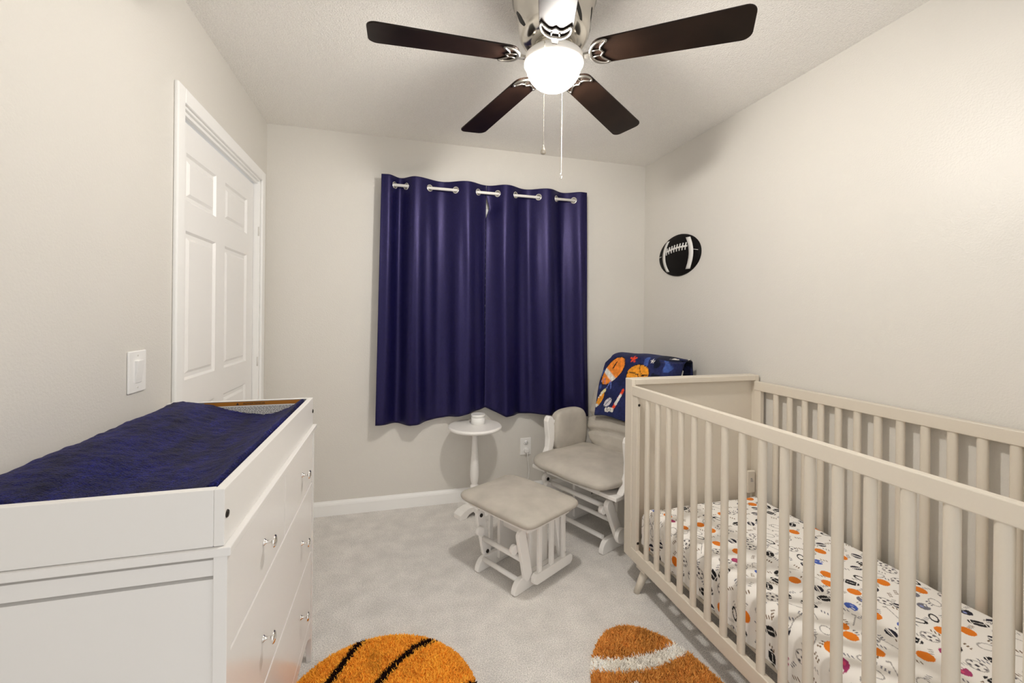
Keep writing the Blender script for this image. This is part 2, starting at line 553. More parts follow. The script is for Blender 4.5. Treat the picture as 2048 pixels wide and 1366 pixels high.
def blade_outline():
    o = []
    w0, w1 = .054, .066
    for t_ in np.linspace(PI / 2, 3 * PI / 2, 15):           # rounded root
        o.append((BR0 + .045 + .045 * math.cos(t_), w0 * math.sin(t_)))
    rc = .03
    for t_ in np.linspace(-PI / 2, 0, 7):
        o.append((BR1 - rc + rc * math.cos(t_), -w1 + rc + rc * math.sin(t_)))
    for t_ in np.linspace(0, PI / 2, 7):
        o.append((BR1 - rc + rc * math.cos(t_), w1 - rc + rc * math.sin(t_)))
    return o


for k in range(5):
    T = blade_T(k)
    bl = MB().prism(blade_outline(), -.003, .003, lambda u, v, d: T @ Vector((u, v, d))).build('blade', M['blade'], fan, bevel=.0015, world=True)
    m = MB()
    arc = [(.180 + .050 * math.cos(t_), .050 * math.sin(t_), -.006) for t_ in np.linspace(math.radians(75), math.radians(285), 19)]
    # outer crescent with tapering horns, inner scalloped web
    m.tube([T @ Vector(p) for p in arc], [.0025 + .0042 * math.sin(PI * i / 18) for i in range(19)], 8)
    inner = [arc[0], (.180, .036, -.006), (.168, .024, -.006), (.165, .012, -.006), (.175, 0, -.006), (.165, -.012, -.006), (.168, -.024, -.006), (.180, -.036, -.006), arc[-1]]
    m.tube([T @ Vector(p) for p in inner], .0035, 8)
    for s_ in (-1, 1):
        m.tube([T @ Vector((.134, .014 * s_, -.006)), T @ Vector((.165, .012 * s_, -.006))], .003, 6)
        m.cyl(T @ Vector((.188, .045 * s_, -.010)), T @ Vector((.188, .045 * s_, -.004)), .004, n=10)
    m.prism([(.06, -.015), (.10, -.008), (.134, -.011), (.134, .011), (.10, .008), (.06, .015)], -.012, -.003, lambda u, v, d: T @ Vector((u, v, d + (.012 if u < .08 else 0))))
    m.build('blade_iron', M['iron'], bl, world=True)


def chain(top, bottom, fob):
    pts = [Vector(top), Vector(bottom)]
    d = pts[1] - pts[0]
    n = int(d.length / .0042)
    m = MB()
    m.tube(pts, .0005, 6)
    tp = pts[0]
    m.tube([Vector((FX + (tp.x - FX) * .85, FY + (tp.y - FY) * .85, tp.z)), tp + Vector((0, 0, .0005))], .0016, 8)
    for i in range(n):
        c = pts[0] + d * (i + .5) / n
        m.lathe([(0, -.0014), (.0009, -.0010), (.0012, 0), (.0009, .0010), (0, .0014)], c, 8)
    ch = m.build('pull_chain', M['chrome'] if fob == 'clasp' else M['nickel_dull'], fan, world=True)
    f = MB()
    b_ = Vector(bottom)
    if fob == 'drop':
        f.lathe([(0, .002), (.0018, 0), (.003, -.006), (.006, -.013), (.0085, -.019), (.0092, -.024), (.0078, -.028), (.003, -.0305), (0, -.031)], b_, 20)
    else:
        f.tube([b_ + Vector((0, 0, .002)), b_ + Vector((-.004, 0, -.006)), b_ + Vector((-.004, 0, -.014)), b_ + Vector((.002, 0, -.018)), b_ + Vector((.003, 0, -.010))], .002, 8)
        f.lathe([(0, .003), (.0035, 0), (0, -.003)], b_ + Vector((0, 0, -.020)), 12)
    f.build('chain_fob', M['nickel_dull'] if fob == 'drop' else M['chrome'], ch, world=True)


chain((.468, 1.335, 2.188), (.468, 1.335, 1.845), 'drop')
chain((.604, 1.515, 2.188), (.604, 1.515, 1.822), 'clasp')

# ------------------------------------------------------------------ football wall decor
fb = thing('football_wall_decor', 'black and white football plaque on the wall above the crib', 'wall decor', (XR, 2.50, 1.703))
FBY, FBZ, FA, FBh = 2.501, 1.699, .217, .141


def fbpt(u, v, h):        # u towards the camera (-y), v up
    return Vector((XR - h, FBY - u, FBZ + v))


def fb_h(u, v):
    r2 = (u / FA) ** 2 + (v / FBh) ** 2
    return .006 + .030 * max(0, 1 - r2) ** .5


def lemon(t_):
    c, s_ = math.cos(t_), math.sin(t_)
    return (FA * c * abs(c) ** .05, FBh * s_)


m = MB()
NR, NT = 14, 64
rings = [[m.bm.verts.new(fbpt(0, 0, fb_h(0, 0)))]]
for i in range(1, NR + 1):
    q = math.sin(PI / 2 * i / NR)
    rings.append([m.bm.verts.new(fbpt(q * lemon(2 * PI * k / NT)[0], q * lemon(2 * PI * k / NT)[1], .006 + .030 * math.cos(PI / 2 * i / NR))) for k in range(NT)])
rings.append([m.bm.verts.new(fbpt(*lemon(2 * PI * k / NT), 0)) for k in range(NT)])
for a, b_ in zip(rings, rings[1:]):
    for k in range(NT):
        vv = [a[k % len(a)], b_[k], b_[(k + 1) % NT], a[(k + 1) % NT] if len(a) > 1 else None]
        m.bm.faces.new([x for x in vv if x is not None])
m.build('ball_body', M['ball_black'], fb, smooth=True, world=True)


def fbh2(u, v):
    # height of the dome at u, v
    r = 1e-3; lo, hi = 0, 1.
    ang = math.atan2(v / FBh, u / FA)
    best = min(range(NT * 4), key=lambda k: abs((math.atan2(lemon(2 * PI * k / (NT * 4))[1] / FBh, lemon(2 * PI * k / (NT * 4))[0] / FA) - ang + PI) % (2 * PI) - PI))
    L_ = lemon(2 * PI * best / (NT * 4))
    q = min(1, math.hypot(u, v) / math.hypot(*L_))
    return .006 + .030 * math.sqrt(max(0, 1 - q * q))


def stripe(u_mid, bow, wdt, vmax):
    m = MB()
    n = 22
    A, B = [], []
    for i in range(n):
        v = -vmax + 2 * vmax * i / (n - 1)
        uc = u_mid + bow * (1 - (v / vmax) ** 2)
        for lst, uu in ((A, uc - wdt / 2), (B, uc + wdt / 2)):
            lst.append(m.bm.verts.new(fbpt(uu, v, fbh2(uu, v) + .0025)))
    for i in range(n - 1): m.bm.faces.new([A[i], B[i], B[i + 1], A[i + 1]])
    return m


stripe(-.092, -.036, .034, .106).build('stripe', M['ball_white'], fb, smooth=True, world=True, solid=.002, label='white stripe')
stripe(.112, .042, .036, .104).build('stripe', M['ball_white'], fb, smooth=True, world=True, solid=.002, label='white stripe')
m = MB()
def lv(u): return .036 + .075 * u + .008 * math.cos(u / .12 * PI / 2)
lace = [(u, lv(u), 0) for u in np.linspace(-.100, .118, 16)]
m.tube([fbpt(u, v, fbh2(u, v) + .002) for u, v, _ in lace], .0065, 8)
for u in np.linspace(-.090, .106, 8):
    v0 = lv(u)
    m.tube([fbpt(u - .003, v0 - .024, fbh2(u, v0 - .024) + .003), fbpt(u, v0, fbh2(u, v0) + .005), fbpt(u + .003, v0 + .024, fbh2(u, v0 + .024) + .003)], .0045, 6)
m.build('laces', M['ball_white'], fb, world=True, label='white laces')
for a_, b_ in ((-.212, -.168), (.160, .205)):
    m = MB()
    m.tube([fbpt(u, .006 + (.05 if u > 0 else .012) * (1 - abs(u) / .215), fbh2(u, .01) + .001) for u in np.linspace(a_, b_, 5)], .0018, 6)
    m.build('seam_line', M['ball_white'], fb, world=True)

# ------------------------------------------------------------------ dresser
dr = thing('dresser', 'white four-drawer dresser with round chrome knobs against the door wall', 'dresser', (-.52, 1.30, 0))
DX0, DX1 = -.742, -.283        # back / front
DYa, DYb = .868, 1.733
MB().box((-.748, .862, .853), (-.276, 1.739, .869)).build('dresser_top', M['dresser'], dr, bevel=.002, world=True)
for ya, yb in ((DYa, DYa + .022), (DYb - .022, DYb)):        # corner posts
    for xa, xb in ((DX1 - .022, DX1), (DX0, DX0 + .022)):
        out = [(xa, 0), (xb, 0), (xb, .853), (xa, .853)]
        m = MB()
        m.prism([(xa + .004, 0), (xb, 0), (xb, .853), (xa, .853), (xa, .10)], ya, yb, lambda u, v, d: Vector((u, d, v)))
        m.build('leg', M['dresser'], dr, bevel=.0015, world=True)
for ya, yb, pa, pb in ((DYa + .004, DYa + .020, DYa + .008, DYa + .020), (DYb - .020, DYb - .004, DYb - .020, DYb - .008)):
    MB().box((DX0 + .022, pa, .151), (DX1 - .022, pb, .8085)).build('side_panel', M['dresser'], dr, world=True)
    for za, zb in ((.8165, .8450), (.10, .15)):  # gaps above and below the upper rail are shaped to imitate shadow bands
        MB().box((DX0 + .022, ya, za), (DX1 - .022, yb, zb)).build('side_rail', M['dresser'], dr, bevel=.001, world=True)
MB().box((DX0, DYa + .02, .10), (DX0 + .008, DYb - .02, .85)).build('back_panel', M['dresser'], dr, world=True)
m = MB()
m.box((DX0 + .006, DYa + .0205, .104), (DX1 - .024, DYa + .026, .853)).box((DX0 + .006, DYb - .026, .104), (DX1 - .024, DYb - .0205, .853))
m.box((DX0 + .01, DYa + .022, .105), (DX1 - .030, DYb - .022, .12)).box((DX1 - .05, DYa + .022, .842), (DX1 - .024, DYb - .022, .853))
m.box((DX1 - .05, DYa + .02, .12), (DX1 - .026, DYb - .02, .842))
m.build('carcass', M['dresser'], dr, world=True)
# arched apron under the bottom drawer
ap = [(DYa + .022, .16), (DYa + .022, .085)]
for t_ in np.linspace(0, 1, 15):
    ap.append((DYa + .022 + .08 * t_, .085 + .035 * math.sin(t_ * PI / 2)))
for t_ in np.linspace(1, 0, 15):
    ap.append((DYb - .022 - .08 * t_, .085 + .035 * math.sin(t_ * PI / 2)))
ap += [(DYb - .022, .085), (DYb - .022, .16)]
MB().prism(ap, DX1 - .018, DX1 - .004, lambda u, v, d: Vector((d, u, v))).build('apron', M['dresser'], dr, bevel=.001, world=True)


def knob(y, z, parent):
    R = Matrix.Rotation(PI / 2, 4, 'Y')
    MB().lathe([(0, 0), (.0075, 0), (.0078, .002), (.005, .004), (.0036, .008), (.0036, .015), (.006, .018), (.0135, .0205), (.0145, .0225), (.012, .0255), (.006, .0275), (0, .028)],
               (DX1 - .003, y, z), 24, mat=R).build('knob', M['chrome'], parent, world=True, label='round chrome knob')


y0d, y1d = DYa + .025, DYb - .025
for ya, yb, za, zb, ks in ((y0d, 1.2985, .668, .840, (1.103,)), (1.3025, y1d, .668, .840, (1.527,)),
                           (y0d, y1d, .416, .663, (1.103, 1.527)), (y0d, y1d, .165, .411, (1.103, 1.527))):
    d = MB().box((DX1 - .026, ya, za), (DX1 - .003, yb, zb)).build('drawer', M['dresser'], dr, bevel=.0022, world=True)
    for ky in ks: knob(ky, {.668: .755, .416: .532, .165: .290}[za], d)

# ------------------------------------------------------------------ changing tray + pad
tr = thing('changing_tray', 'white changing tray frame sitting on top of the white dresser', 'changing tray', (-.52, 1.30, .869))
TX0, TX1, TY0, TY1, TZ = -.745, -.288, .868, 1.727, .971
th_ = .017
for nm, lo, hi in (('tray_side', (TX1 - th_, TY0, .8695), (TX1, TY1, TZ)), ('tray_side', (TX0, TY0 + th_, .8695), (TX0 + th_, TY1 - th_, .938)),
                   ('tray_end', (TX0, TY0, .8695), (TX1 - th_, TY0 + th_, TZ)), ('tray_end', (TX0, TY1 - th_, .8695), (TX1 - th_, TY1, TZ)),
                   ('tray_bottom', (TX0 + th_, TY0 + th_, .8695), (TX1 - th_, TY1 - th_, .876))):
    MB().box(lo, hi).build(nm, M['tray'], tr, bevel=.0018 if 'bottom' not in nm else 0, world=True)
for y in (TY0 + .012, TY1 - .010):
    MB().lathe([(0, 0), (.007, 0), (.0075, .001), (.006, .003), (0, .0035)], (TX1 - .0005, y, .922), 16, mat=Matrix.Rotation(PI / 2, 4, 'Y')).build('screw', M['bolt'], tr, world=True, label='dark screw head')
# warning label on the inside of the far end board
LY = TY1 - th_ - .0006
m = MB()
def q(x0, x1, z0, z1, mi, dy=0.):
    m.box((x0, LY - .0003 - dy, z0), (x1, LY + .0003 - dy, z1), mi)
q(-.650, -.310, .886, .9700, 2)
q(-.632, -.322, .955, .9680, 1, .0004)
q(-.632, -.322, .888, .9545, 0, .0004)
r2 = random.Random(3)
zline = .9500
while zline > .893:
    x = -.628
    xe = -.328 - r2.random() * .03
    while x < xe:
        w_ = r2.uniform(.003, .011)
        q(x, min(x + w_, xe), zline - .0016, zline, 3, .0007)
        x += w_ + .0022
    zline -= .0046
lab = m.build('warning_label', [M['label_white'], M['label_orange'], M['label_grey'], M['ink']], tr, world=True, label='orange and white warning label')
fc = bpy.data.curves.new('warning_text', 'FONT')
fc.body = 'ADVERTENCIA'
fc.size = .0105
fc.align_x = 'CENTER'; fc.align_y = 'CENTER'
fc.extrude = .0001
fc.materials.append(M['ink'])
tmp_ = bpy.data.objects.new('text_source', fc)
me_ = bpy.data.meshes.new_from_object(tmp_)
bpy.data.objects.remove(tmp_)
ft = bpy.data.objects.new('warning_text', me_)
COL.objects.link(ft)
ft.parent = lab
ft.matrix_local = ROOT[tr.name].inverted() @ Matrix.Translation((-.478, LY - .0012, .9613)) @ Matrix.Rotation(PI / 2, 4, 'X')
m = MB()
m.prism([(-.5345, .9575), (-.5255, .9575), (-.530, .9655)], LY - .0012, LY - .0008, lambda u, v, d: Vector((u, d, v)))
m.build('warning_symbol', M['ink'], lab, world=True)

pad = thing('changing_pad', 'contoured changing pad in a navy blue terry cover lying in the tray', 'changing pad', (-.52, 1.29, .876))
PP = [(-.7265, .945), (-.722, .968), (-.708, .979), (-.68, .983), (-.645, .979), (-.605, .970), (-.56, .953), (-.515, .939), (-.475, .931), (-.43, .928), (-.395, .933),
      (-.36, .946), (-.338, .960), (-.322, .974), (-.314, .977), (-.309, .970), (-.307, .950)]
xs = np.interp(np.linspace(0, 1, 150), np.linspace(0, 1, len(PP)), [p[0] for p in PP])
zs = np.interp(np.linspace(0, 1, 150), np.linspace(0, 1, len(PP)), [p[1] for p in PP])
for _ in range(6):
    zs[1:-1] = (zs[:-2] + 2 * zs[1:-1] + zs[2:]) / 4
ys = np.concatenate([[.887, .888], np.linspace(.890, 1.682, 230), [1.686, 1.688]])
V = []
for i, (x, z) in enumerate(zip(xs, zs)):
    for k, y in enumerate(ys):
        e = min(y - .887, 1.688 - y)
        dz = -.018 * max(0, 1 - e / .012) ** 2
        dz += .0035 * nz3(x, y, 0, 12) + .0022 * nz3(x, y, 3, 45)
        if y > 1.66 or y < .91: dz += .002 * nz3(x, 0, 7, 90)
        V.append((x, y, z + dz))
V = np.array(V)
nu, nv = len(xs), len(ys)
F = grid_faces(nu, nv).tolist()
base = len(V)
# skirt down to the tray bottom so the pad is solid
loop = [i * nv for i in range(nu)] + [(nu - 1) * nv + k for k in range(1, nv)] + [i * nv + nv - 1 for i in range(nu - 2, -1, -1)] + [k for k in range(nv - 2, 0, -1)]
low = [(V[i][0], V[i][1], .8765) for i in loop]
V = np.vstack([V, low])
n = len(loop)
for a in range(n):
    F.append([loop[a], base + a, base + (a + 1) % n, loop[(a + 1) % n]])
mesh_obj('pad_cover', V, F, M['terry'], pad, world=True)

# ------------------------------------------------------------------ side table + candle
st = thing('side_table', 'small round white pedestal side table standing under the curtains', 'side table', (.510, 2.735, 0))
TH = .568
MB().lathe([(0, TH - .026), (.150, TH - .026), (.163, TH - .0245), (.171, TH - .018), (.1735, TH - .012), (.172, TH - .005), (.167, TH - .0007), (.160, TH), (0, TH)], (.510, 2.735, 0), 64).build('table_top', M['white_wood'], st, world=True)
MB().lathe([(0, TH - .019), (.030, TH - .019), (.030, TH - .030), (.026, TH - .036), (.028, TH - .044), (.022, TH - .052), (.0175, TH - .070), (.0185, TH - .12), (.0205, TH - .17), (.0235, TH - .21), (.0275, TH - .26), (.0290, TH - .30),
            (.0285, TH - .33), (.0265, TH - .35), (.023, TH - .368), (.0195, TH - .378), (.0195, TH - .383), (.0265, TH - .388), (.0285, TH - .398), (.0270, TH - .412), (.0255, TH - .43), (.030, TH - .46), (.030, .075), (.036, .062), (.036, .05), (0, .05)],
           (.510, 2.735, 0), 32).build('column', M['white_wood'], st, world=True)
for ang in (28, 118):
    a = math.radians(ang)
    for s_ in (-1, 1):
        dx, dy = math.cos(a) * s_, math.sin(a) * s_
        o = [(.0, .062), (.06, .060), (.105, .050), (.128, .036), (.135, .030), (.135, 0), (.088, 0), (.080, .010), (.066, .020), (.045, .026), (.0, .028)]
        m = MB()
        m.prism(o, -.036, .036, lambda u, v, d: Vector((.510 + dx * u - dy * d, 2.735 + dy * u + dx * d, v)))
        m.build('foot', M['white_wood'], st, bevel=.003, world=True)
cj = thing('candle_tin', 'small white round lidded jar on the side table', 'candle jar', (.532, 2.772, TH))
CX, CY = .535, 2.766
MB().lathe([(0, TH), (.043, TH), (.0455, TH + .002), (.0455, TH + .043), (.044, TH + .044), (0, TH + .044)], (CX, CY, 0), 40).build('jar', M['candle'], cj, world=True)
MB().lathe([(0, TH + .0438), (.0435, TH + .0438), (.0435, TH + .046), (.0455, TH + .0465), (.0455, TH + .062), (.044, TH + .064), (.041, TH + .0632), (0, TH + .0632)], (CX, CY, 0), 40).build('jar_lid', M['candle'], cj, world=True)

# ------------------------------------------------------------------ ottoman (local frame: x across, y away from its front)
ot = thing('ottoman', 'white wooden gliding ottoman with a grey suede cushion', 'ottoman', (.61, 2.07, 0), math.radians(-60))


def runner_outline(y0, y1, h, r):
    o = [(y0 + .012, 0), (y1 - .012, 0)]
    o += [(y1 - r + r * math.sin(t_), h - r * 1.0 + r * math.cos(t_)) for t_ in np.linspace(PI / 2, 0, 7)]
    o += [(y0 + r * 1.7 - r * 1.7 * math.sin(t_), h - h * .92 + h * .92 * math.cos(t_)) for t_ in np.linspace(0, PI / 2, 9)]
    return o


for s_ in (-1, 1):
    x0 = s_ * .1275
    MB().prism(runner_outline(-.165, .205, .066, .03), x0 - .0135, x0 + .0135, lambda u, v, d: Vector((d, u, v))).build('runner', M['white_wood'], ot, bevel=.004)
    MB().box((s_ * .105 - .0095, -.035, .03), (s_ * .105 + .0095, .095, .262)).build('upright', M['white_wood'], ot, bevel=.003)
    # swing arms (links) with wooden caps and bolts
    for yb, yt in ((-.085, -.130), (.175, .135)):
        a = Vector((s_ * .146, yb, .075)); c = Vector((s_ * .146, yt, .272))
        d = (c - a).normalized(); sd = Vector((0, d.z, -d.y))
        o = []
        for t_ in np.linspace(0, PI, 9): o.append(c + .026 * (math.cos(t_) * sd + math.sin(t_) * d))
        for t_ in np.linspace(PI, 2 * PI, 9): o.append(a + .026 * (math.cos(t_) * sd + math.sin(t_) * d))
        m = MB()
        m.prism([(p.y, p.z) for p in o], s_ * .133, s_ * .153, lambda u, v, d_: Vector((d_, u, v)))
        lk = m.build('swing_arm', M['white_wood'], ot, bevel=.003)
        for p in (a, c):
            MB().lathe([(0, 0), (.0095, 0), (.0095, .003), (.006, .005), (0, .005)], (s_ * .132, p.y, p.z), 16, mat=Matrix.Rotation(-s_ * PI / 2, 4, 'Y')).build('bolt', M['bolt'], lk, label='dark bolt')
    MB().cyl((s_ * .108, -.150, .205), (s_ * .128, -.150, .205), .022, n=24).build('wood_cap', M['white_wood'], ot, bevel=.002)
    # outer slatted side
    m = MB().prism([(-.075, .040), (-.055, .028), (.200, .028), (.215, .042), (.215, .066), (.200, .078), (-.060, .078), (-.075, .066)], s_ * .157, s_ * .183, lambda u, v, d: Vector((d, u, v)))
    m.build('side_rail', M['white_wood'], ot, bevel=.003)
    MB().box((s_ * .170 - .011, -.115, .288), (s_ * .170 + .011, .185, .318)).build('side_rail', M['white_wood'], ot, bevel=.003)
    for yy, hw in ((-.030, .011), (.058, .012), (.150, .011)):
        MB().box((s_ * .170 - .008, yy - hw, .074), (s_ * .170 + .008, yy + hw, .292)).build('slat', M['white_wood'], ot, bevel=.002)
MB().cyl((-.118, -.125, .056), (.118, -.125, .056), .0115, n=16).build('stretcher', M['white_wood'], ot)
MB().cyl((-.135, -.112, .150), (.135, -.112, .150), .0125, n=16).build('stretcher', M['white_wood'], ot)
MB().box((-.095, -.010, .19), (.095, .07, .215)).build('cross_board', M['white_wood'], ot, bevel=.003)
MB().box((-.205, -.155, .312), (.205, .165, .326)).build('seat_board', M['white_wood'], ot, bevel=.003)


def ot_fn(p):
    k = nz3(p.x, p.y, p.z, 7) * .004
    return Vector((p.x + k, p.y + k, p.z + (.004 * nz3(p.x, p.y, 2, 10) if p.z > 0 else 0)))


pillow(.505, .395, .082, n=9, nz=2.4, cuts=18, fn=ot_fn, T=Matrix.Translation((0.005, -.002, .360))).build('cushion', M['suede'], ot, smooth=True, label='grey suede cushion')

# ------------------------------------------------------------------ glider chair
GX, GY, GT = 1.1715, 2.331, math.radians(-66)
gl = thing('glider_chair', 'white nursery glider chair with grey suede cushions in the corner', 'armchair', (GX, GY, 0), GT)
for s_ in (-1, 1):
    MB().prism(runner_outline(-.185, .30, .075, .035), s_ * .185 - .014, s_ * .185 + .014, lambda u, v, d: Vector((d, u, v))).build('runner', M['white_wood'], gl, bevel=.004)
    MB().box((s_ * .160 - .010, -.02, .03), (s_ * .160 + .010, .14, .285)).build('upright', M['white_wood'], gl, bevel=.003)
    for yb, yt in ((-.095, -.185), (.22, .16)):
        a = Vector((0, yb, .095)); c = Vector((0, yt, .285))
        d = (c - a).normalized(); sd = Vector((0, d.z, -d.y))
        o = [c + .027 * (math.cos(t_) * sd + math.sin(t_) * d) for t_ in np.linspace(0, PI, 9)] + [a + .027 * (math.cos(t_) * sd + math.sin(t_) * d) for t_ in np.linspace(PI, 2 * PI, 9)]
        m = MB().prism([(p.y, p.z) for p in o], s_ * .222, s_ * .250, lambda u, v, d_: Vector((d_, u, v)))
        lk = m.build('swing_arm', M['white_wood'], gl, bevel=.004)
        for p in (a, c):
            MB().lathe([(0, 0), (.010, 0), (.010, .003), (.006, .005), (0, .005)], (s_ * .2215, p.y, p.z), 16, mat=Matrix.Rotation(-s_ * PI / 2, 4, 'Y')).build('bolt', M['bolt'], lk, label='dark bolt')
    MB().cyl((s_ * .252, -.115, .115), (s_ * .275, -.115, .115), .040, n=28).build('wood_cap', M['white_wood'], gl, bevel=.003)
    MB().cyl((s_ * .195, -.20, .255), (s_ * .222, -.20, .255), .022, n=24).build('wood_cap', M['white_wood'], gl, bevel=.002)
    MB().box((s_ * .262 - .058, -.225, .335), (s_ * .262 + .052, .24, .357)).build('arm_base', M['white_wood'], gl, bevel=.004)
    # shaped front arm post, and rear post
    po = [(-.182, .356), (-.125, .356), (-.100, .40), (-.078, .45), (-.068, .51), (-.070, .57), (-.078, .62), (-.090, .640), (-.108, .646), (-.126, .638), (-.134, .615), (-.130, .57), (-.120, .51), (-.124, .45), (-.148, .40)]
    MB().prism(po, s_ * .300 - .020, s_ * .300 + .020, lambda u, v, d: Vector((d, u, v))).build('arm_post', M['white_wood'], gl, bevel=.006, seg=3)
    MB().box((s_ * .290 - .016, .185, .356), (s_ * .290 + .016, .225, .60)).build('arm_post', M['white_wood'], gl, bevel=.004)
    MB().box((s_ * .300 - .018, -.09, .596), (s_ * .300 + .018, .23, .615)).build('arm_rail', M['white_wood'], gl, bevel=.004)

    def arm_fn(p, s_=s_):
        x, y, z = p
        if z > 0: x += s_ * .010 * z / .13
        return Vector((x + .003 * nz3(y, z, s_, 9), y, z - .012 * (y / .17) ** 2 * (1 if z > 0 else 0)))
    pillow(.078, .300, .275, n=5, nz=4, cuts=16, fn=arm_fn, T=Matrix.Translation((s_ * .288, .075, .535))).build('arm_cushion', M['suede'], gl, smooth=True, label='grey suede padded arm cushion')
    for yy in (0.0, .10):
        MB().box((s_ * .300 - .006, yy - .010, .357), (s_ * .300 + .006, yy + .010, .40)).build('spindle', M['white_wood'], gl, bevel=.002)
for y, z, r, hw in ((-.150, .080, .0125, .172), (-.105, .165, .0125, .215), (-.170, .262, .0135, .215), (.23, .08, .0125, .172)):
    MB().cyl((-hw, y, z), (hw, y, z), r, n=16).build('stretcher', M['white_wood'], gl)
MB().box((-.205, -.215, .330), (.205, -.170, .356)).build('seat_rail', M['white_wood'], gl, bevel=.004)
MB().box((-.205, .17, .330), (.205, .215, .356)).build('seat_rail', M['white_wood'], gl, bevel=.004)


def seat_fn(p):
    x, y, z = p
    z += .004 * nz3(x, y, 5, 8)
    if y < -.2: z += .012 * (y + .2) / .08 * -1 * -1
    return Vector((x, y - .012 * (1 - (x / .29) ** 2) * (1 if y < 0 else 0), z))


pillow(.60, .53, .105, n=6, nz=2.4, cuts=18, fn=seat_fn, T=Matrix.Translation((-.006, -.02, .405))).build('seat_cushion', M['suede'], gl, smooth=True, label='grey suede seat cushion')
# back frame and cushion, reclined
RB = Matrix.Translation((0, .235, .44)) @ Matrix.Rotation(-math.atan(.44), 4, 'X')
for s_ in (-1, 1):
    MB().box((s_ * .245 - .018, .035, -.09), (s_ * .245 + .018, .06, .575), mat=RB).build('back_post', M['white_wood'], gl, bevel=.004)
MB().box((-.245, .032, .53), (.245, .06, .60), mat=RB).build('back_rail', M['white_wood'], gl, bevel=.006)
for x in (-.15, -.075, 0, .075, .15):
    MB().box((x - .012, .040, -.02), (x + .012, .052, .54), mat=RB).build('spindle', M['white_wood'], gl, bevel=.002)
MB().box((-.24, .035, -.06), (.24, .058, -.01), mat=RB).build('back_rail', M['white_wood'], gl, bevel=.004)


def back_fn(p):
    x, y, z = p                                  # y < 0 faces the sitter, z up
    f = 1 if y < 0 else .2
    # horizontal tufted creases
    for zc, dep, wd in ((-.112, .040, .012), (-.215, .028, .011), (.10, .016, .02)):
        zz_ = zc + .012 * math.cos(x * 9) + .006 * nz3(x, zc, 1, 8)
        y += f * dep * math.exp(-((z - zz_) / wd) ** 2)
    y += f * .006 * nz3(x * .6, 3, z * 3.2, 9)
    x *= 1 + .02 * math.sin(z * 13) - (.10 * max(0, z - .1) / .25)
    return Vector((x, y, z))


pillow(.56, .125, .655, n=5, nz=3.2, cuts=40, fn=back_fn, T=RB @ Matrix.Translation((0, -.022, .282))).build('back_cushion', M['suede'], gl, smooth=True, label='grey suede tufted back cushion')

# ------------------------------------------------------------------ blanket draped over the glider back
bk = thing('blanket', 'navy fleece blanket printed with sports balls draped over the glider back', 'blanket', (GX, GY, .63), GT)


def paint(P, base):
    """colour array painter for 2-D points"""
    C = np.tile(np.array(base, float), (len(P), 1))
    def put(mask, c): C[mask] = c
    return C, put


def ell(P, c, a, b_, ang=0.):
    d = P - np.array(c); ca, sa = math.cos(ang), math.sin(ang)
    u = d[:, 0] * ca + d[:, 1] * sa; v = -d[:, 0] * sa + d[:, 1] * ca
    return np.sqrt((u / a) ** 2 + (v / b_) ** 2), u, v


def seg(P, a, b_, w_):
    a, b_ = np.array(a, float), np.array(b_, float); d = b_ - a
    t_ = np.clip(((P - a) @ d) / (d @ d), 0, 1)
    return np.linalg.norm(P - a - t_[:, None] * d, axis=1) < w_


NAVY, ORG, WHT, BLK, RED = lin((32, 38, 80)), lin((230, 134, 50)), lin((226, 222, 214)), lin((16, 14, 24)), lin((220, 66, 30))
YEL = lin((228, 150, 44))
# path of the cloth from the front hem up over the top of the cushion and down behind: (s, y, z)
zf0, zf1 = .632, 1.000
def front_y(z): return .148 + .44 * (z - .5)
path = [(front_y(z), z) for z in np.linspace(zf0, zf1, 60)]
yt = front_y(zf1)
path += [(yt + .075 - .075 * math.cos(t_) + .01 * t_, zf1 + .030 * math.sin(t_) ** .8) for t_ in np.linspace(.08, PI * .92, 26)]
path += [(path[-1][0] + .012 * t_ / .3 + .05 * (t_ / .3) ** 2, path[-1][1] - t_) for t_ in np.linspace(.01, .30, 30)]
path = np.array(path)
sl = np.concatenate([[0], np.cumsum(np.linalg.norm(np.diff(path, axis=0), axis=1))])
us = np.linspace(0, 1, 150)
V, UV = [], []
for u in us:
    for i, (y, z) in enumerate(path):
        fz = (z - zf0) / (zf1 - zf0) if i < 60 else 1
        xl = -.168 - .038 * math.sin(min(fz, 1) * PI * .75) + (.03 if fz > .9 and i < 60 else .0) * (fz - .9) * 10 + (.03 if i >= 60 else 0)
        xr = .305
        x = xl + (xr - xl) * u
        zz_ = z
        if i < 60: zz_ = z + (1 - fz) * (.024 * u + .010 * math.sin(u * 9))
        bulge = .010 * nz3(x * 5, z * 6, 1) + .006 * nz3(x * 13, z * 15, 4)
        bulge += .016 * math.exp(-((u - 1) / .12) ** 2) * (1 if i > 45 else .3)
        if i >= 60: zz_ -= .030 * max(0, u - .55) + .018 * max(0, .22 - u)
        if x > .245 and i < 72: y += 26 * (x - .245) ** 2 + .3 * (x - .245)
        V.append((x, y - .018 - bulge if i < 60 else y - (.018 + bulge) * max(0, 1 - (i - 60) / 20), zz_ + (.012 * nz3(x * 7, 2, 2) if i >= 60 else 0)))
        UV.append((x, z if i < 60 else zf1 + (sl[i] - sl[59])))
UV = np.array(UV)
C, put = paint(UV, NAVY)
n1 = np.array([nz3(p[0], p[1], 0, 14) for p in UV])
C *= (1 + .45 * n1)[:, None]
put(n1 > .42, lin((60, 84, 150)))
r_, u_, v_ = ell(UV, (-.118, .915), .105, .058, math.radians(58))
put(r_ < 1.07, BLK); put(r_ < 1, ORG)
put((r_ < 1) & (u_ < -.020) & (u_ > -.052), WHT)
put((r_ < .97) & seg(UV, (-.125, .93), (-.105, .975), .004), BLK)
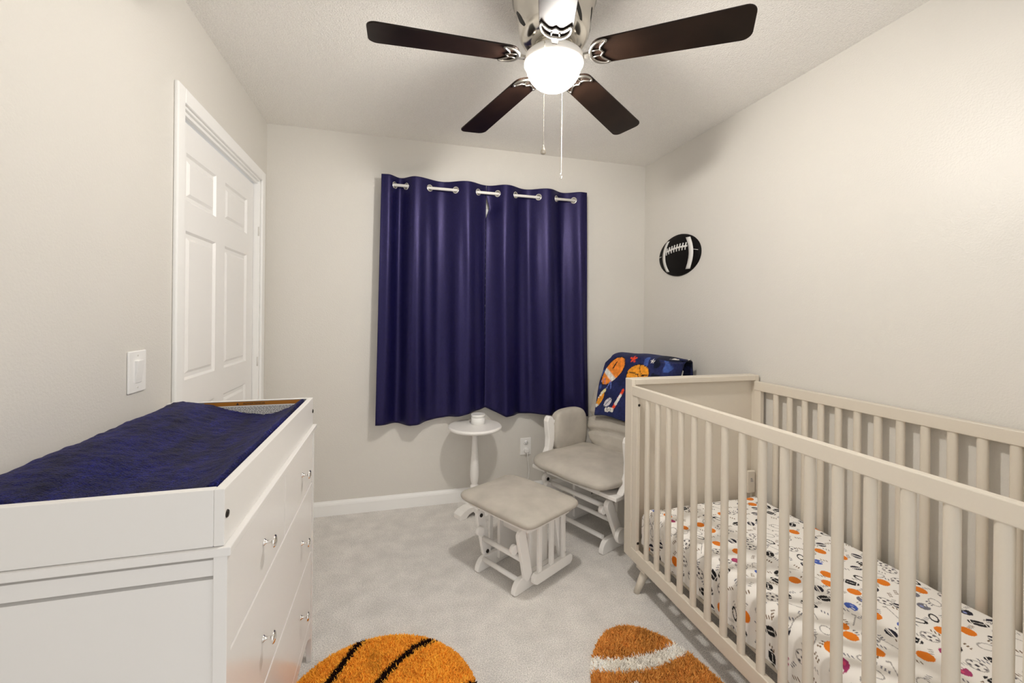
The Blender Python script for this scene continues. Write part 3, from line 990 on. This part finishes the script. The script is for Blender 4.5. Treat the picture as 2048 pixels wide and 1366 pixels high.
r_, u_, v_ = ell(UV, (.068, .912), .078, .060, .15)
put(r_ < 1.06, BLK); put(r_ < 1, YEL)
put((r_ < 1) & ((np.abs(np.hypot(u_ + .05, v_ + .06) - .075) < .0022) | (np.abs(np.hypot(u_ - .06, v_ - .04) - .05) < .0022) | (np.abs(v_ + .3 * u_) < .0018)), BLK)
def star(c, r, col):
    d = UV - np.array(c); rr = np.hypot(d[:, 0], d[:, 1]); an = np.arctan2(d[:, 1], d[:, 0])
    put(rr < r * (.62 + .38 * np.cos(5 * (an - PI / 2))), col)
star((.011, 1.004), .026, RED); star((.150, 1.002), .017, WHT)
for a_, b_ in (((-.190, .835), (-.165, .86)), ((-.165, .86), (-.150, .825)), ((-.125, .80), (-.11, .85)), ((-.11, .85), (-.095, .80))):
    put(seg(UV, a_, b_, .0022), lin((110, 130, 205)))
r_, u_, v_ = ell(UV, (-.158, .728), .050, .020, math.radians(70))
put(r_ < 1.1, BLK); put(r_ < 1, YEL); put((r_ < 1) & (u_ < -.034), WHT)
put(seg(UV, (-.156, .765), (-.135, .785), .010), lin((225, 215, 160)))
for k in range(4): put(seg(UV, (-.178 + .006 * k, .738 + .010 * k), (-.160 + .006 * k, .742 + .010 * k), .0022), WHT)
r_, u_, v_ = ell(UV, (-.090, .712), .032, .021, math.radians(55))
put(r_ < 1.08, BLK); put(r_ < 1, lin((205, 200, 205))); put((r_ < 1) & (np.abs(v_) < .0022), lin((80, 80, 110)))
put(seg(UV, (-.003, .805), (-.045, .672), .0095), RED)
for k in range(3): put(seg(UV, (-.013 - .0075 * k, .772 - .0235 * k), (-.016 - .0075 * k, .763 - .0235 * k), .0098), WHT)
put(seg(UV, (-.045, .672), (-.085, .668), .013), WHT)
for k in range(4): put(seg(UV, (-.055 - .009 * k, .660), (-.055 - .009 * k, .680), .0013), BLK)
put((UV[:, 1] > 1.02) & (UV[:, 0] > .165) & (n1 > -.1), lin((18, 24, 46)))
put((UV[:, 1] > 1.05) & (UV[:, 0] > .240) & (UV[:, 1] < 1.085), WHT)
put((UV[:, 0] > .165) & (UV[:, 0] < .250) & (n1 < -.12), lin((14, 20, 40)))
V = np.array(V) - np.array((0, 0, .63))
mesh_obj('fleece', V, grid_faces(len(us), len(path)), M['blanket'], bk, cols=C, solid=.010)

# ------------------------------------------------------------------ crib
cr = thing('crib', 'greige wooden crib with slatted long sides along the wall', 'crib', (1.47, 1.17, 0))
CX0, CX1, CYF, CYN = 1.100, 1.850, 1.885, .400
for y0, y1, inner in ((1.823, 1.885, 1.823), (CYN, CYN + .062, CYN + .062)):
    far = y0 > 1
    frame = MB()
    frame.box((CX0, y0, .123), (CX0 + .022, y1, .981)).box((CX1 - .022, y0, .123), (CX1, y1, .981))
    frame.box((CX0 + .022, y0, .953), (CX1 - .022, y1, .981)).box((CX0 + .022, y0, .123), (CX1 - .022, y1, .175))
    ep = frame.build('end_frame', M['crib'], cr, bevel=.003, world=True)
    pm = (y0 + .026, y0 + .040)
    MB().box((CX0 + .022, pm[0], .17), (CX1 - .022, pm[1], .955)).build('end_panel', M['crib'], ep, world=True)
for side, xa, xb in (('front', CX0, CX0 + .024), ('back', CX1 - .034, CX1 - .006)):
    ya, yb = CYN + .062, 1.8225
    MB().box((xa, ya, .904), (xb, yb, .950)).build('top_rail', M['crib'], cr, bevel=.003, world=True)
    MB().box((xa, ya, .123), (xb, yb, .180)).build('bottom_rail', M['crib'], cr, bevel=.003, world=True)
    for s0, s1 in ((yb - .040, yb), (ya, ya + .040)):
        st_ = MB().box((xa + .003, s0, .178), (xb - .003, s1, .906)).build('stile', M['crib'], cr, bevel=.002, world=True)
        if side == 'front' and s0 > 1:
            for zb_ in (.865, .215):
                MB().lathe([(0, 0), (.006, 0), (.0065, .001), (.003, .0025), (0, .002)], (xa + .014, s0 - .0002, zb_), 14, mat=Matrix.Rotation(PI / 2, 4, 'X')).build('bolt', M['bolt'], st_, world=True, label='dark bolt head')
    xm = (xa + xb) / 2
    y_first, pitch = (1.708, .0785) if side == 'front' else (1.700, .0774)
    proto = None
    k = 0
    while y_first - k * pitch > ya + .055:
        if proto is None:
            m = MB()
            n = 16
            rings = []
            for z in (.178, .906):
                rings.append([m.bm.verts.new((xm + .0105 * math.cos(2 * PI * q_ / n), y_first + .0150 * math.sin(2 * PI * q_ / n), z)) for q_ in range(n)])
            for q_ in range(n):
                f = m.bm.faces.new([rings[0][q_], rings[0][(q_ + 1) % n], rings[1][(q_ + 1) % n], rings[1][q_]]); f.smooth = True
            proto = m.build('slat', M['crib'], cr, world=True)
        else:
            c = proto.copy(); COL.objects.link(c); c.parent = cr
            c.location = (0, -k * pitch, 0)
        k += 1
# splayed peg legs
for x, y, sx, sy in ((CX0 + .040, 1.752, -1, .3), (CX1 - .045, 1.752, .15, .3), (CX0 + .040, CYN + .13, -1, -.3), (CX1 - .045, CYN + .13, .15, -.3)):
    lg = MB()
    lg.box((x - .030, y - .035, .103), (x + .030, y + .035, .125))
    lg.cyl((x, y, .105), (x + .044 * sx, y + .03 * sy, 0), .021, .0135, n=20)
    lg.build('leg', M['crib'], cr, world=True)
MB().box((CX0 + .046, CYN + .066, .188), (CX1 - .038, 1.818, .200)).build('mattress_support', M['crib'], cr, world=True)
br = MB().box((1.764, 1.803, .376), (1.811, 1.8205, .489)).build('corner_bracket', M['crib'], cr, bevel=.004, world=True)
m = MB()
for k in range(3): m.box((1.782, 1.8022, .435 + .007 * k), (1.798 - .003 * k, 1.8032, .438 + .007 * k))
m.build('bracket_mark', M['label_grey'], br, world=True)

# ------------------------------------------------------------------ mattress in printed sheet
mt = thing('crib_mattress', 'crib mattress in a white fitted sheet printed with balls and helmets', 'mattress', (1.47, 1.14, .20))
X0, X1, Y0, Y1, ZTOP, ZB = 1.150, 1.806, .474, 1.800, .372, .2015
RD = .045
step = .0022
Hd = ZTOP - ZB


def fold(a, lo, hi):
    """unfolded coordinate -> (position, drop) with a rounded edge"""
    pos = np.empty_like(a); drop = np.zeros_like(a)
    for sgn, e in ((-1, lo), (1, hi)):
        pass
    out_lo, out_hi = lo + RD - a, a - (hi - RD)
    pos = a.copy()
    for o, edge, sg in ((out_lo, lo, -1), (out_hi, hi, 1)):
        m1 = (o > 0) & (o < RD * PI / 2)
        th = o / RD
        c = edge - sg * RD
        pos[m1] = c + sg * RD * np.sin(th[m1]); drop[m1] = RD * (1 - np.cos(th[m1]))
        m2 = o >= RD * PI / 2
        pos[m2] = edge; drop[m2] = RD + (o[m2] - RD * PI / 2)
    return pos, drop


ext = Hd - RD + RD * PI / 2 - RD
av = np.arange(X0 - ext, X1 + .05, step)
bv = np.arange(Y0 + .02, Y1 + ext, step)
px, dxp = fold(av, X0, X1)
py, dyp = fold(bv, Y0 - .3, Y1)
PX, PY = np.meshgrid(px, py, indexing='ij'); DXX, DYY = np.meshgrid(dxp, dyp, indexing='ij')
AA, BB_ = np.meshgrid(av, bv, indexing='ij')
drop = np.minimum(np.maximum(DXX, DYY) + .0 * DXX, Hd)
# round the plan corner
both = (DXX > 0) & (DYY > 0)
PZ = ZTOP - drop
# gathers: noise evaluated on a coarse grid then sampled
def coarse(scale, sx, sy, seed):
    ga = np.linspace(av[0], av[-1], 90); gb = np.linspace(bv[0], bv[-1], 160)
    G = np.array([[nz3(x * sx, y * sy, seed, scale) for y in gb] for x in ga])
    ia = np.interp(av, ga, np.arange(90)); ib = np.interp(bv, gb, np.arange(160))
    i0 = np.clip(ia.astype(int), 0, 88); j0 = np.clip(ib.astype(int), 0, 158)
    fa = (ia - i0)[:, None]; fb_ = (ib - j0)[None, :]
    return G[i0][:, j0] * (1 - fa) * (1 - fb_) + G[i0 + 1][:, j0] * fa * (1 - fb_) + G[i0][:, j0 + 1] * (1 - fa) * fb_ + G[i0 + 1][:, j0 + 1] * fa * fb_
g1 = coarse(7, 1, 1, 0); g2 = coarse(9, .5, 2.4, 3); g3 = coarse(4, 2.2, .8, 8)
side = np.clip(DXX / .05, 0, 1)
edge_w = np.clip(1 - (AA - X0) / .30, 0, 1)
PZ = PZ + .005 * g1 * (1 - side) + .014 * edge_w * g3 * (1 - side) - .006 * edge_w
PX = PX + side * (.010 * g2 - .004)
PX = np.minimum(np.maximum(PX, CX0 + .040), X1 + .004)
PZ = np.maximum(PZ, ZB)
nu, nv = len(av), len(bv)
V = np.stack([PX, PY, PZ], -1).reshape(-1, 3)
UVs = np.stack([AA, BB_], -1).reshape(-1, 2)
SHEET = np.array(lin((249, 246, 242)))
C = np.tile(SHEET, (len(UVs), 1))
A2, B2 = AA, BB_
C3 = C.reshape(nu, nv, 3)
rp = random.Random(21)
OR2, NV2, BK2, BL2, GR2, SK2, TAN, PK2 = (lin(c) for c in ((232, 128, 28), (30, 30, 48), (22, 22, 26), (70, 100, 190), (120, 120, 132), (172, 168, 166), (120, 96, 70), (170, 60, 110)))


def stamp(cx_, cy_, rad, fn):
    i0, i1 = np.searchsorted(av, [cx_ - rad, cx_ + rad]); j0, j1 = np.searchsorted(bv, [cy_ - rad, cy_ + rad])
    if i1 <= i0 or j1 <= j0: return
    fn(C3[i0:i1, j0:j1], A2[i0:i1, j0:j1] - cx_, B2[i0:i1, j0:j1] - cy_)


def rot(u, v, a):
    return u * math.cos(a) + v * math.sin(a), -u * math.sin(a) + v * math.cos(a)


def s_ball(c, u, v):
    r = np.hypot(u, v); c[r < .0195] = OR2


def s_foot(ang):
    def f(c, u, v):
        p, q_ = rot(u, v, ang)
        e = np.abs(p) / .024 + 0; m_ = (np.abs(p) < .024) & (np.abs(q_) < .0145 * np.sqrt(np.clip(1 - (p / .024) ** 2, 0, 1)))
        c[m_] = BK2; c[m_ & (np.abs(q_) < .0014) & (np.abs(p) < .012)] = SHEET
        c[m_ & (np.abs(np.abs(p) - .0165) < .0016)] = SHEET
    return f


def s_half(ang):
    def f(c, u, v):
        p, q_ = rot(u, v, ang); r = np.hypot(p / 1.25, q_)
        c[r < .0145] = NV2; c[(r < .0145) & (np.abs(q_ - .15 * p) < .0026)] = SHEET
        c[(r < .0145) & (np.abs(q_ - .15 * p - .006) < .0008)] = SHEET
    return f


def s_ring(ang, col, rx=.022, ry=.012, w_=.18):
    def f(c, u, v):
        p, q_ = rot(u, v, ang); r = np.sqrt((p / rx) ** 2 + (q_ / ry) ** 2)
        c[np.abs(r - 1) < w_] = col
    return f


def s_helm(ang, col):
    def f(c, u, v):
        p, q_ = rot(u, v, ang); r = np.hypot(p, q_ * 1.15)
        m_ = (r < .0185) & ~((p > .004) & (q_ < -.002)); c[m_] = col
        c[m_ & (np.hypot(p + .002, q_ - .005) < .005)] = lin((150, 160, 215)) if col != PK2 else lin((215, 80, 120))
        c[(np.abs(q_ + .008) < .0014) & (p > .004) & (p < .018)] = col
        c[(np.abs(p - .017) < .0014) & (q_ < 0) & (q_ > -.011)] = col
    return f


def s_dash(ang, col):
    def f(c, u, v):
        p, q_ = rot(u, v, ang)
        for k in range(3):
            c[(np.abs(q_ - .008 * (k - 1)) < .0017) & (np.abs(p - .003 * k) < .0055)] = col
    return f


def s_stick(ang, col):
    def f(c, u, v):
        p, q_ = rot(u, v, ang); c[(np.abs(q_) < .0014) & (np.abs(p) < .030)] = col
        c[(np.abs(p - .030) < .003) & (np.abs(q_ - .004) < .006)] = col
    return f


def s_soc(c, u, v):
    r = np.hypot(u, v); c[np.abs(r - .020) < .0016] = SK2
    c[r < .005] = lin((70, 66, 72))
    for k in range(5):
        a = 2 * PI * k / 5; c[np.hypot(u - .0155 * math.cos(a), v - .0155 * math.sin(a)) < .0036] = lin((96, 92, 98))


ga, gb = .066, .066
i = 0
y = bv[0]
while y < bv[-1]:
    x = av[0] + (i % 2) * ga * .5
    while x < av[-1]:
        cx_, cy_ = x + rp.uniform(-.012, .012), y + rp.uniform(-.012, .012)
        k = rp.random(); an = rp.uniform(0, PI)
        if k < .15: f = s_ball
        elif k < .28: f = s_foot(an)
        elif k < .42: f = s_half(an)
        elif k < .48: f = s_ring(an, BK2, .019, .010, .20)
        elif k < .56: f = s_helm(rp.uniform(0, 2 * PI), rp.choice([BL2, BL2, GR2, PK2, NV2]))
        elif k < .66: f = s_soc
        elif k < .78: f = s_ring(an, SK2, .020, .014, .10)
        elif k < .90: f = s_dash(an, TAN)
        else: f = s_stick(an, SK2)
        stamp(cx_, cy_, .04, f)
        f = s_dash(rp.uniform(0, PI), rp.choice([TAN, GR2, SK2]))
        stamp(cx_ + ga * .5, cy_ + rp.uniform(-.01, .01), .02, f)
        x += ga
    y += gb * .80
    i += 1
mesh_obj('fitted_sheet', V, grid_faces(nu, nv), M['sheet'], mt, world=True, cols=C3.reshape(-1, 3))
MB().box((X0 + .012, Y0, ZB - .0005), (X1 - .004, Y1 - .012, ZTOP - .02)).build('mattress_core', M['blind'], mt, world=True)

# ------------------------------------------------------------------ rugs
def rug(name, label, cat, inside, colour, box, n, h, seed):
    rg = random.Random(seed)
    V, F, C = [], [], []
    x0, x1, y0, y1 = box
    placed = 0
    while placed < n:
        x, y = rg.uniform(x0, x1), rg.uniform(y0, y1)
        ins = inside(x, y)
        if ins <= 0: continue
        placed += 1
        c = np.array(colour(x + rg.gauss(0, .0022), y + rg.gauss(0, .0022)))
        c = c * (1 + rg.uniform(-.16, .14) + .22 * nz3(x, y, 0, 9) + .16 * nz3(x, y, 4, 28))
        hh = h * rg.uniform(.75, 1.1) * min(1, .45 + ins / .03)
        an = rg.uniform(0, 2 * PI); ln = rg.uniform(.1, .75) * hh
        tx, ty = x + ln * math.cos(an), y + ln * math.sin(an)
        r = rg.uniform(.0018, .0030)
        b0 = len(V)
        for k in range(3):
            a = an + 2 * PI * k / 3
            V.append((x + r * math.cos(a), y + r * math.sin(a), .002))
        for k in range(3):
            a = an + 2 * PI * k / 3
            V.append((x + .45 * (tx - x) + r * 1.15 * math.cos(a), y + .45 * (ty - y) + r * 1.15 * math.sin(a), hh * .68))
        V.append((tx, ty, hh))
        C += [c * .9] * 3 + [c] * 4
        for k in range(3):
            k2 = (k + 1) % 3
            F.append((b0 + k, b0 + k2, b0 + 3 + k2, b0 + 3 + k)); F.append((b0 + 3 + k, b0 + 3 + k2, b0 + 6))
    rt = thing(name, label, cat, ((x0 + x1) / 2, (y0 + y1) / 2, 0))
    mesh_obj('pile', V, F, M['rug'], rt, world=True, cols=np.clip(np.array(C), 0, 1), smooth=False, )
    return rt


def poly_base(rt, outline, col):
    m = MB()
    m.prism(outline, .0005, .006, lambda u, v, d: Vector((u, v, d)))
    bm = m.bm
    o = m.build('backing', material('rug_backing_' + rt.name, linrgb=col, rough=.95, spec=.05), rt, world=True)
    return o


BX, BY, BRR = -.040, 1.440, .326
RORG, RBLK, RWHT, RBRN = lin((252, 178, 66)), lin((34, 18, 16)), lin((248, 243, 234)), lin((214, 150, 76))


def dseg(p, pts):
    best = 9
    for a, b_ in zip(pts, pts[1:]):
        ax, ay = a; dx, dy = b_[0] - ax, b_[1] - ay
        t_ = max(0, min(1, ((p[0] - ax) * dx + (p[1] - ay) * dy) / (dx * dx + dy * dy)))
        best = min(best, math.hypot(p[0] - ax - t_ * dx, p[1] - ay - t_ * dy))
    return best


L1 = [(-.10, 1.77), (-.14, 1.705), (-.169, 1.653), (-.209, 1.575), (-.235, 1.50), (-.25, 1.40), (-.24, 1.28), (-.20, 1.18)]
L2 = [(.163, 1.692), (.087, 1.664), (.023, 1.613), (-.028, 1.554), (-.055, 1.51), (-.09, 1.40), (-.10, 1.28), (-.09, 1.12)]
L3 = [(-.37, 1.56), (-.307, 1.60), (-.335, 1.52)]
L4 = [(.29, 1.455), (.235, 1.44), (.12, 1.41), (-.09, 1.36), (-.25, 1.30), (-.35, 1.22)]


def bb_col(x, y):
    p = (x, y)
    if min(dseg(p, L1), dseg(p, L2), dseg(p, L4)) < .0135: return RBLK
    return RORG


r1 = rug('basketball_rug', 'round orange shag rug made like a basketball beside the dresser', 'rug',
         lambda x, y: BRR - math.hypot(x - BX, y - BY), bb_col, (BX - BRR, BX + BRR, BY - BRR, BY + BRR), 36000, .020, 5)
poly_base(r1, [(BX + (BRR - .004) * math.cos(2 * PI * k / 72), BY + (BRR - .004) * math.sin(2 * PI * k / 72)) for k in range(72)], RORG)

FO = [(.655, 1.300), (.668, 1.346), (.690, 1.406), (.725, 1.462), (.778, 1.523), (.835, 1.566), (.893, 1.578), (.952, 1.566), (.998, 1.536), (1.035, 1.490), (1.063, 1.448), (1.092, 1.377), (1.108, 1.30),
      (1.118, 1.226), (1.118, 1.14), (1.105, 1.05), (1.075, .96), (1.03, .88), (.97, .82), (.90, .80), (.83, .82), (.76, .87), (.70, .95), (.665, 1.05), (.648, 1.15), (.648, 1.23)]


def in_poly(x, y):
    c = False
    n = len(FO); j_ = n - 1
    d = 9
    for i_ in range(n):
        xi, yi = FO[i_]; xj, yj = FO[j_]
        if (yi > y) != (yj > y) and x < (xj - xi) * (y - yi) / (yj - yi) + xi: c = not c
        j_ = i_
    return dseg((x, y), FO + FO[:1]) if c else -1


def fr_col(x, y):
    t_ = (x - .69) / (1.09 - .69)
    lo = np.interp(x, [.66, .694, .768, .876, .985, 1.088], [1.41, 1.394, 1.368, 1.346, 1.354, 1.38])
    hi = np.interp(x, [.70, .72, .752, .834, .936, 1.044, 1.066], [1.47, 1.456, 1.431, 1.412, 1.407, 1.422, 1.437])
    if lo < y < hi: return RWHT
    lo2 = 2.38 - hi; hi2 = 2.38 - lo
    if lo2 < y < hi2: return RWHT
    if abs(x - .815) < .012 and 1.07 < y < 1.310: return RWHT
    if abs(x - .815) < .05 and any(abs(y - yy) < .011 for yy in (1.10, 1.15, 1.20, 1.25)): return RWHT
    return RBRN


r3 = rug('football_rug', 'brown and white football shaped shag rug beside the crib', 'rug', in_poly, fr_col, (.64, 1.13, .79, 1.585), 34000, .024, 9)
poly_base(r3, [(.885 + (x - .885) * .985, 1.19 + (y - 1.19) * .985) for x, y in FO], RBRN)

# ------------------------------------------------------------------ camera
yaw, roll = math.radians(15.35), .010
Fw = Vector((math.sin(yaw), math.cos(yaw), 0)); Rt = Vector((math.cos(yaw), -math.sin(yaw), 0)); Up = Vector((0, 0, 1))
Rc = Rt * math.cos(roll) + Up * math.sin(roll)
Uc = Up * math.cos(roll) - Rt * math.sin(roll)
cam = bpy.data.cameras.new('camera')
co = bpy.data.objects.new('camera', cam)
COL.objects.link(co)
mw = Matrix((Rc, Uc, -Fw)).transposed().to_4x4()
mw.translation = Vector((0, 0, 1.286))
co.matrix_world = mw
cam.sensor_width = 36
cam.sensor_fit = 'HORIZONTAL'
cam.lens = 856 / 2048 * 36
cam.shift_y = -(683 - 629) / 2048
cam.clip_start = .02
scene.camera = co

# ------------------------------------------------------------------ light: the lit bowl of the fan plus an added soft world fill through the side left open behind the viewer
wd = bpy.data.worlds.new('world')
scene.world = wd
wd.use_nodes = True
bg = wd.node_tree.nodes['Background']
bg.inputs['Color'].default_value = (1.0, .99, .985, 1)
bg.inputs['Strength'].default_value = 1.05

vs_ = scene.view_settings
vs_.view_transform = 'Standard'
vs_.look = 'None'
vs_.gamma = 1
vs_.use_curve_mapping = False
vs_.exposure = 0.16
scene.cycles.max_bounces = 10
scene.cycles.diffuse_bounces = 6
scene.cycles.sample_clamp_indirect = 8
scene.cycles.use_denoising = True
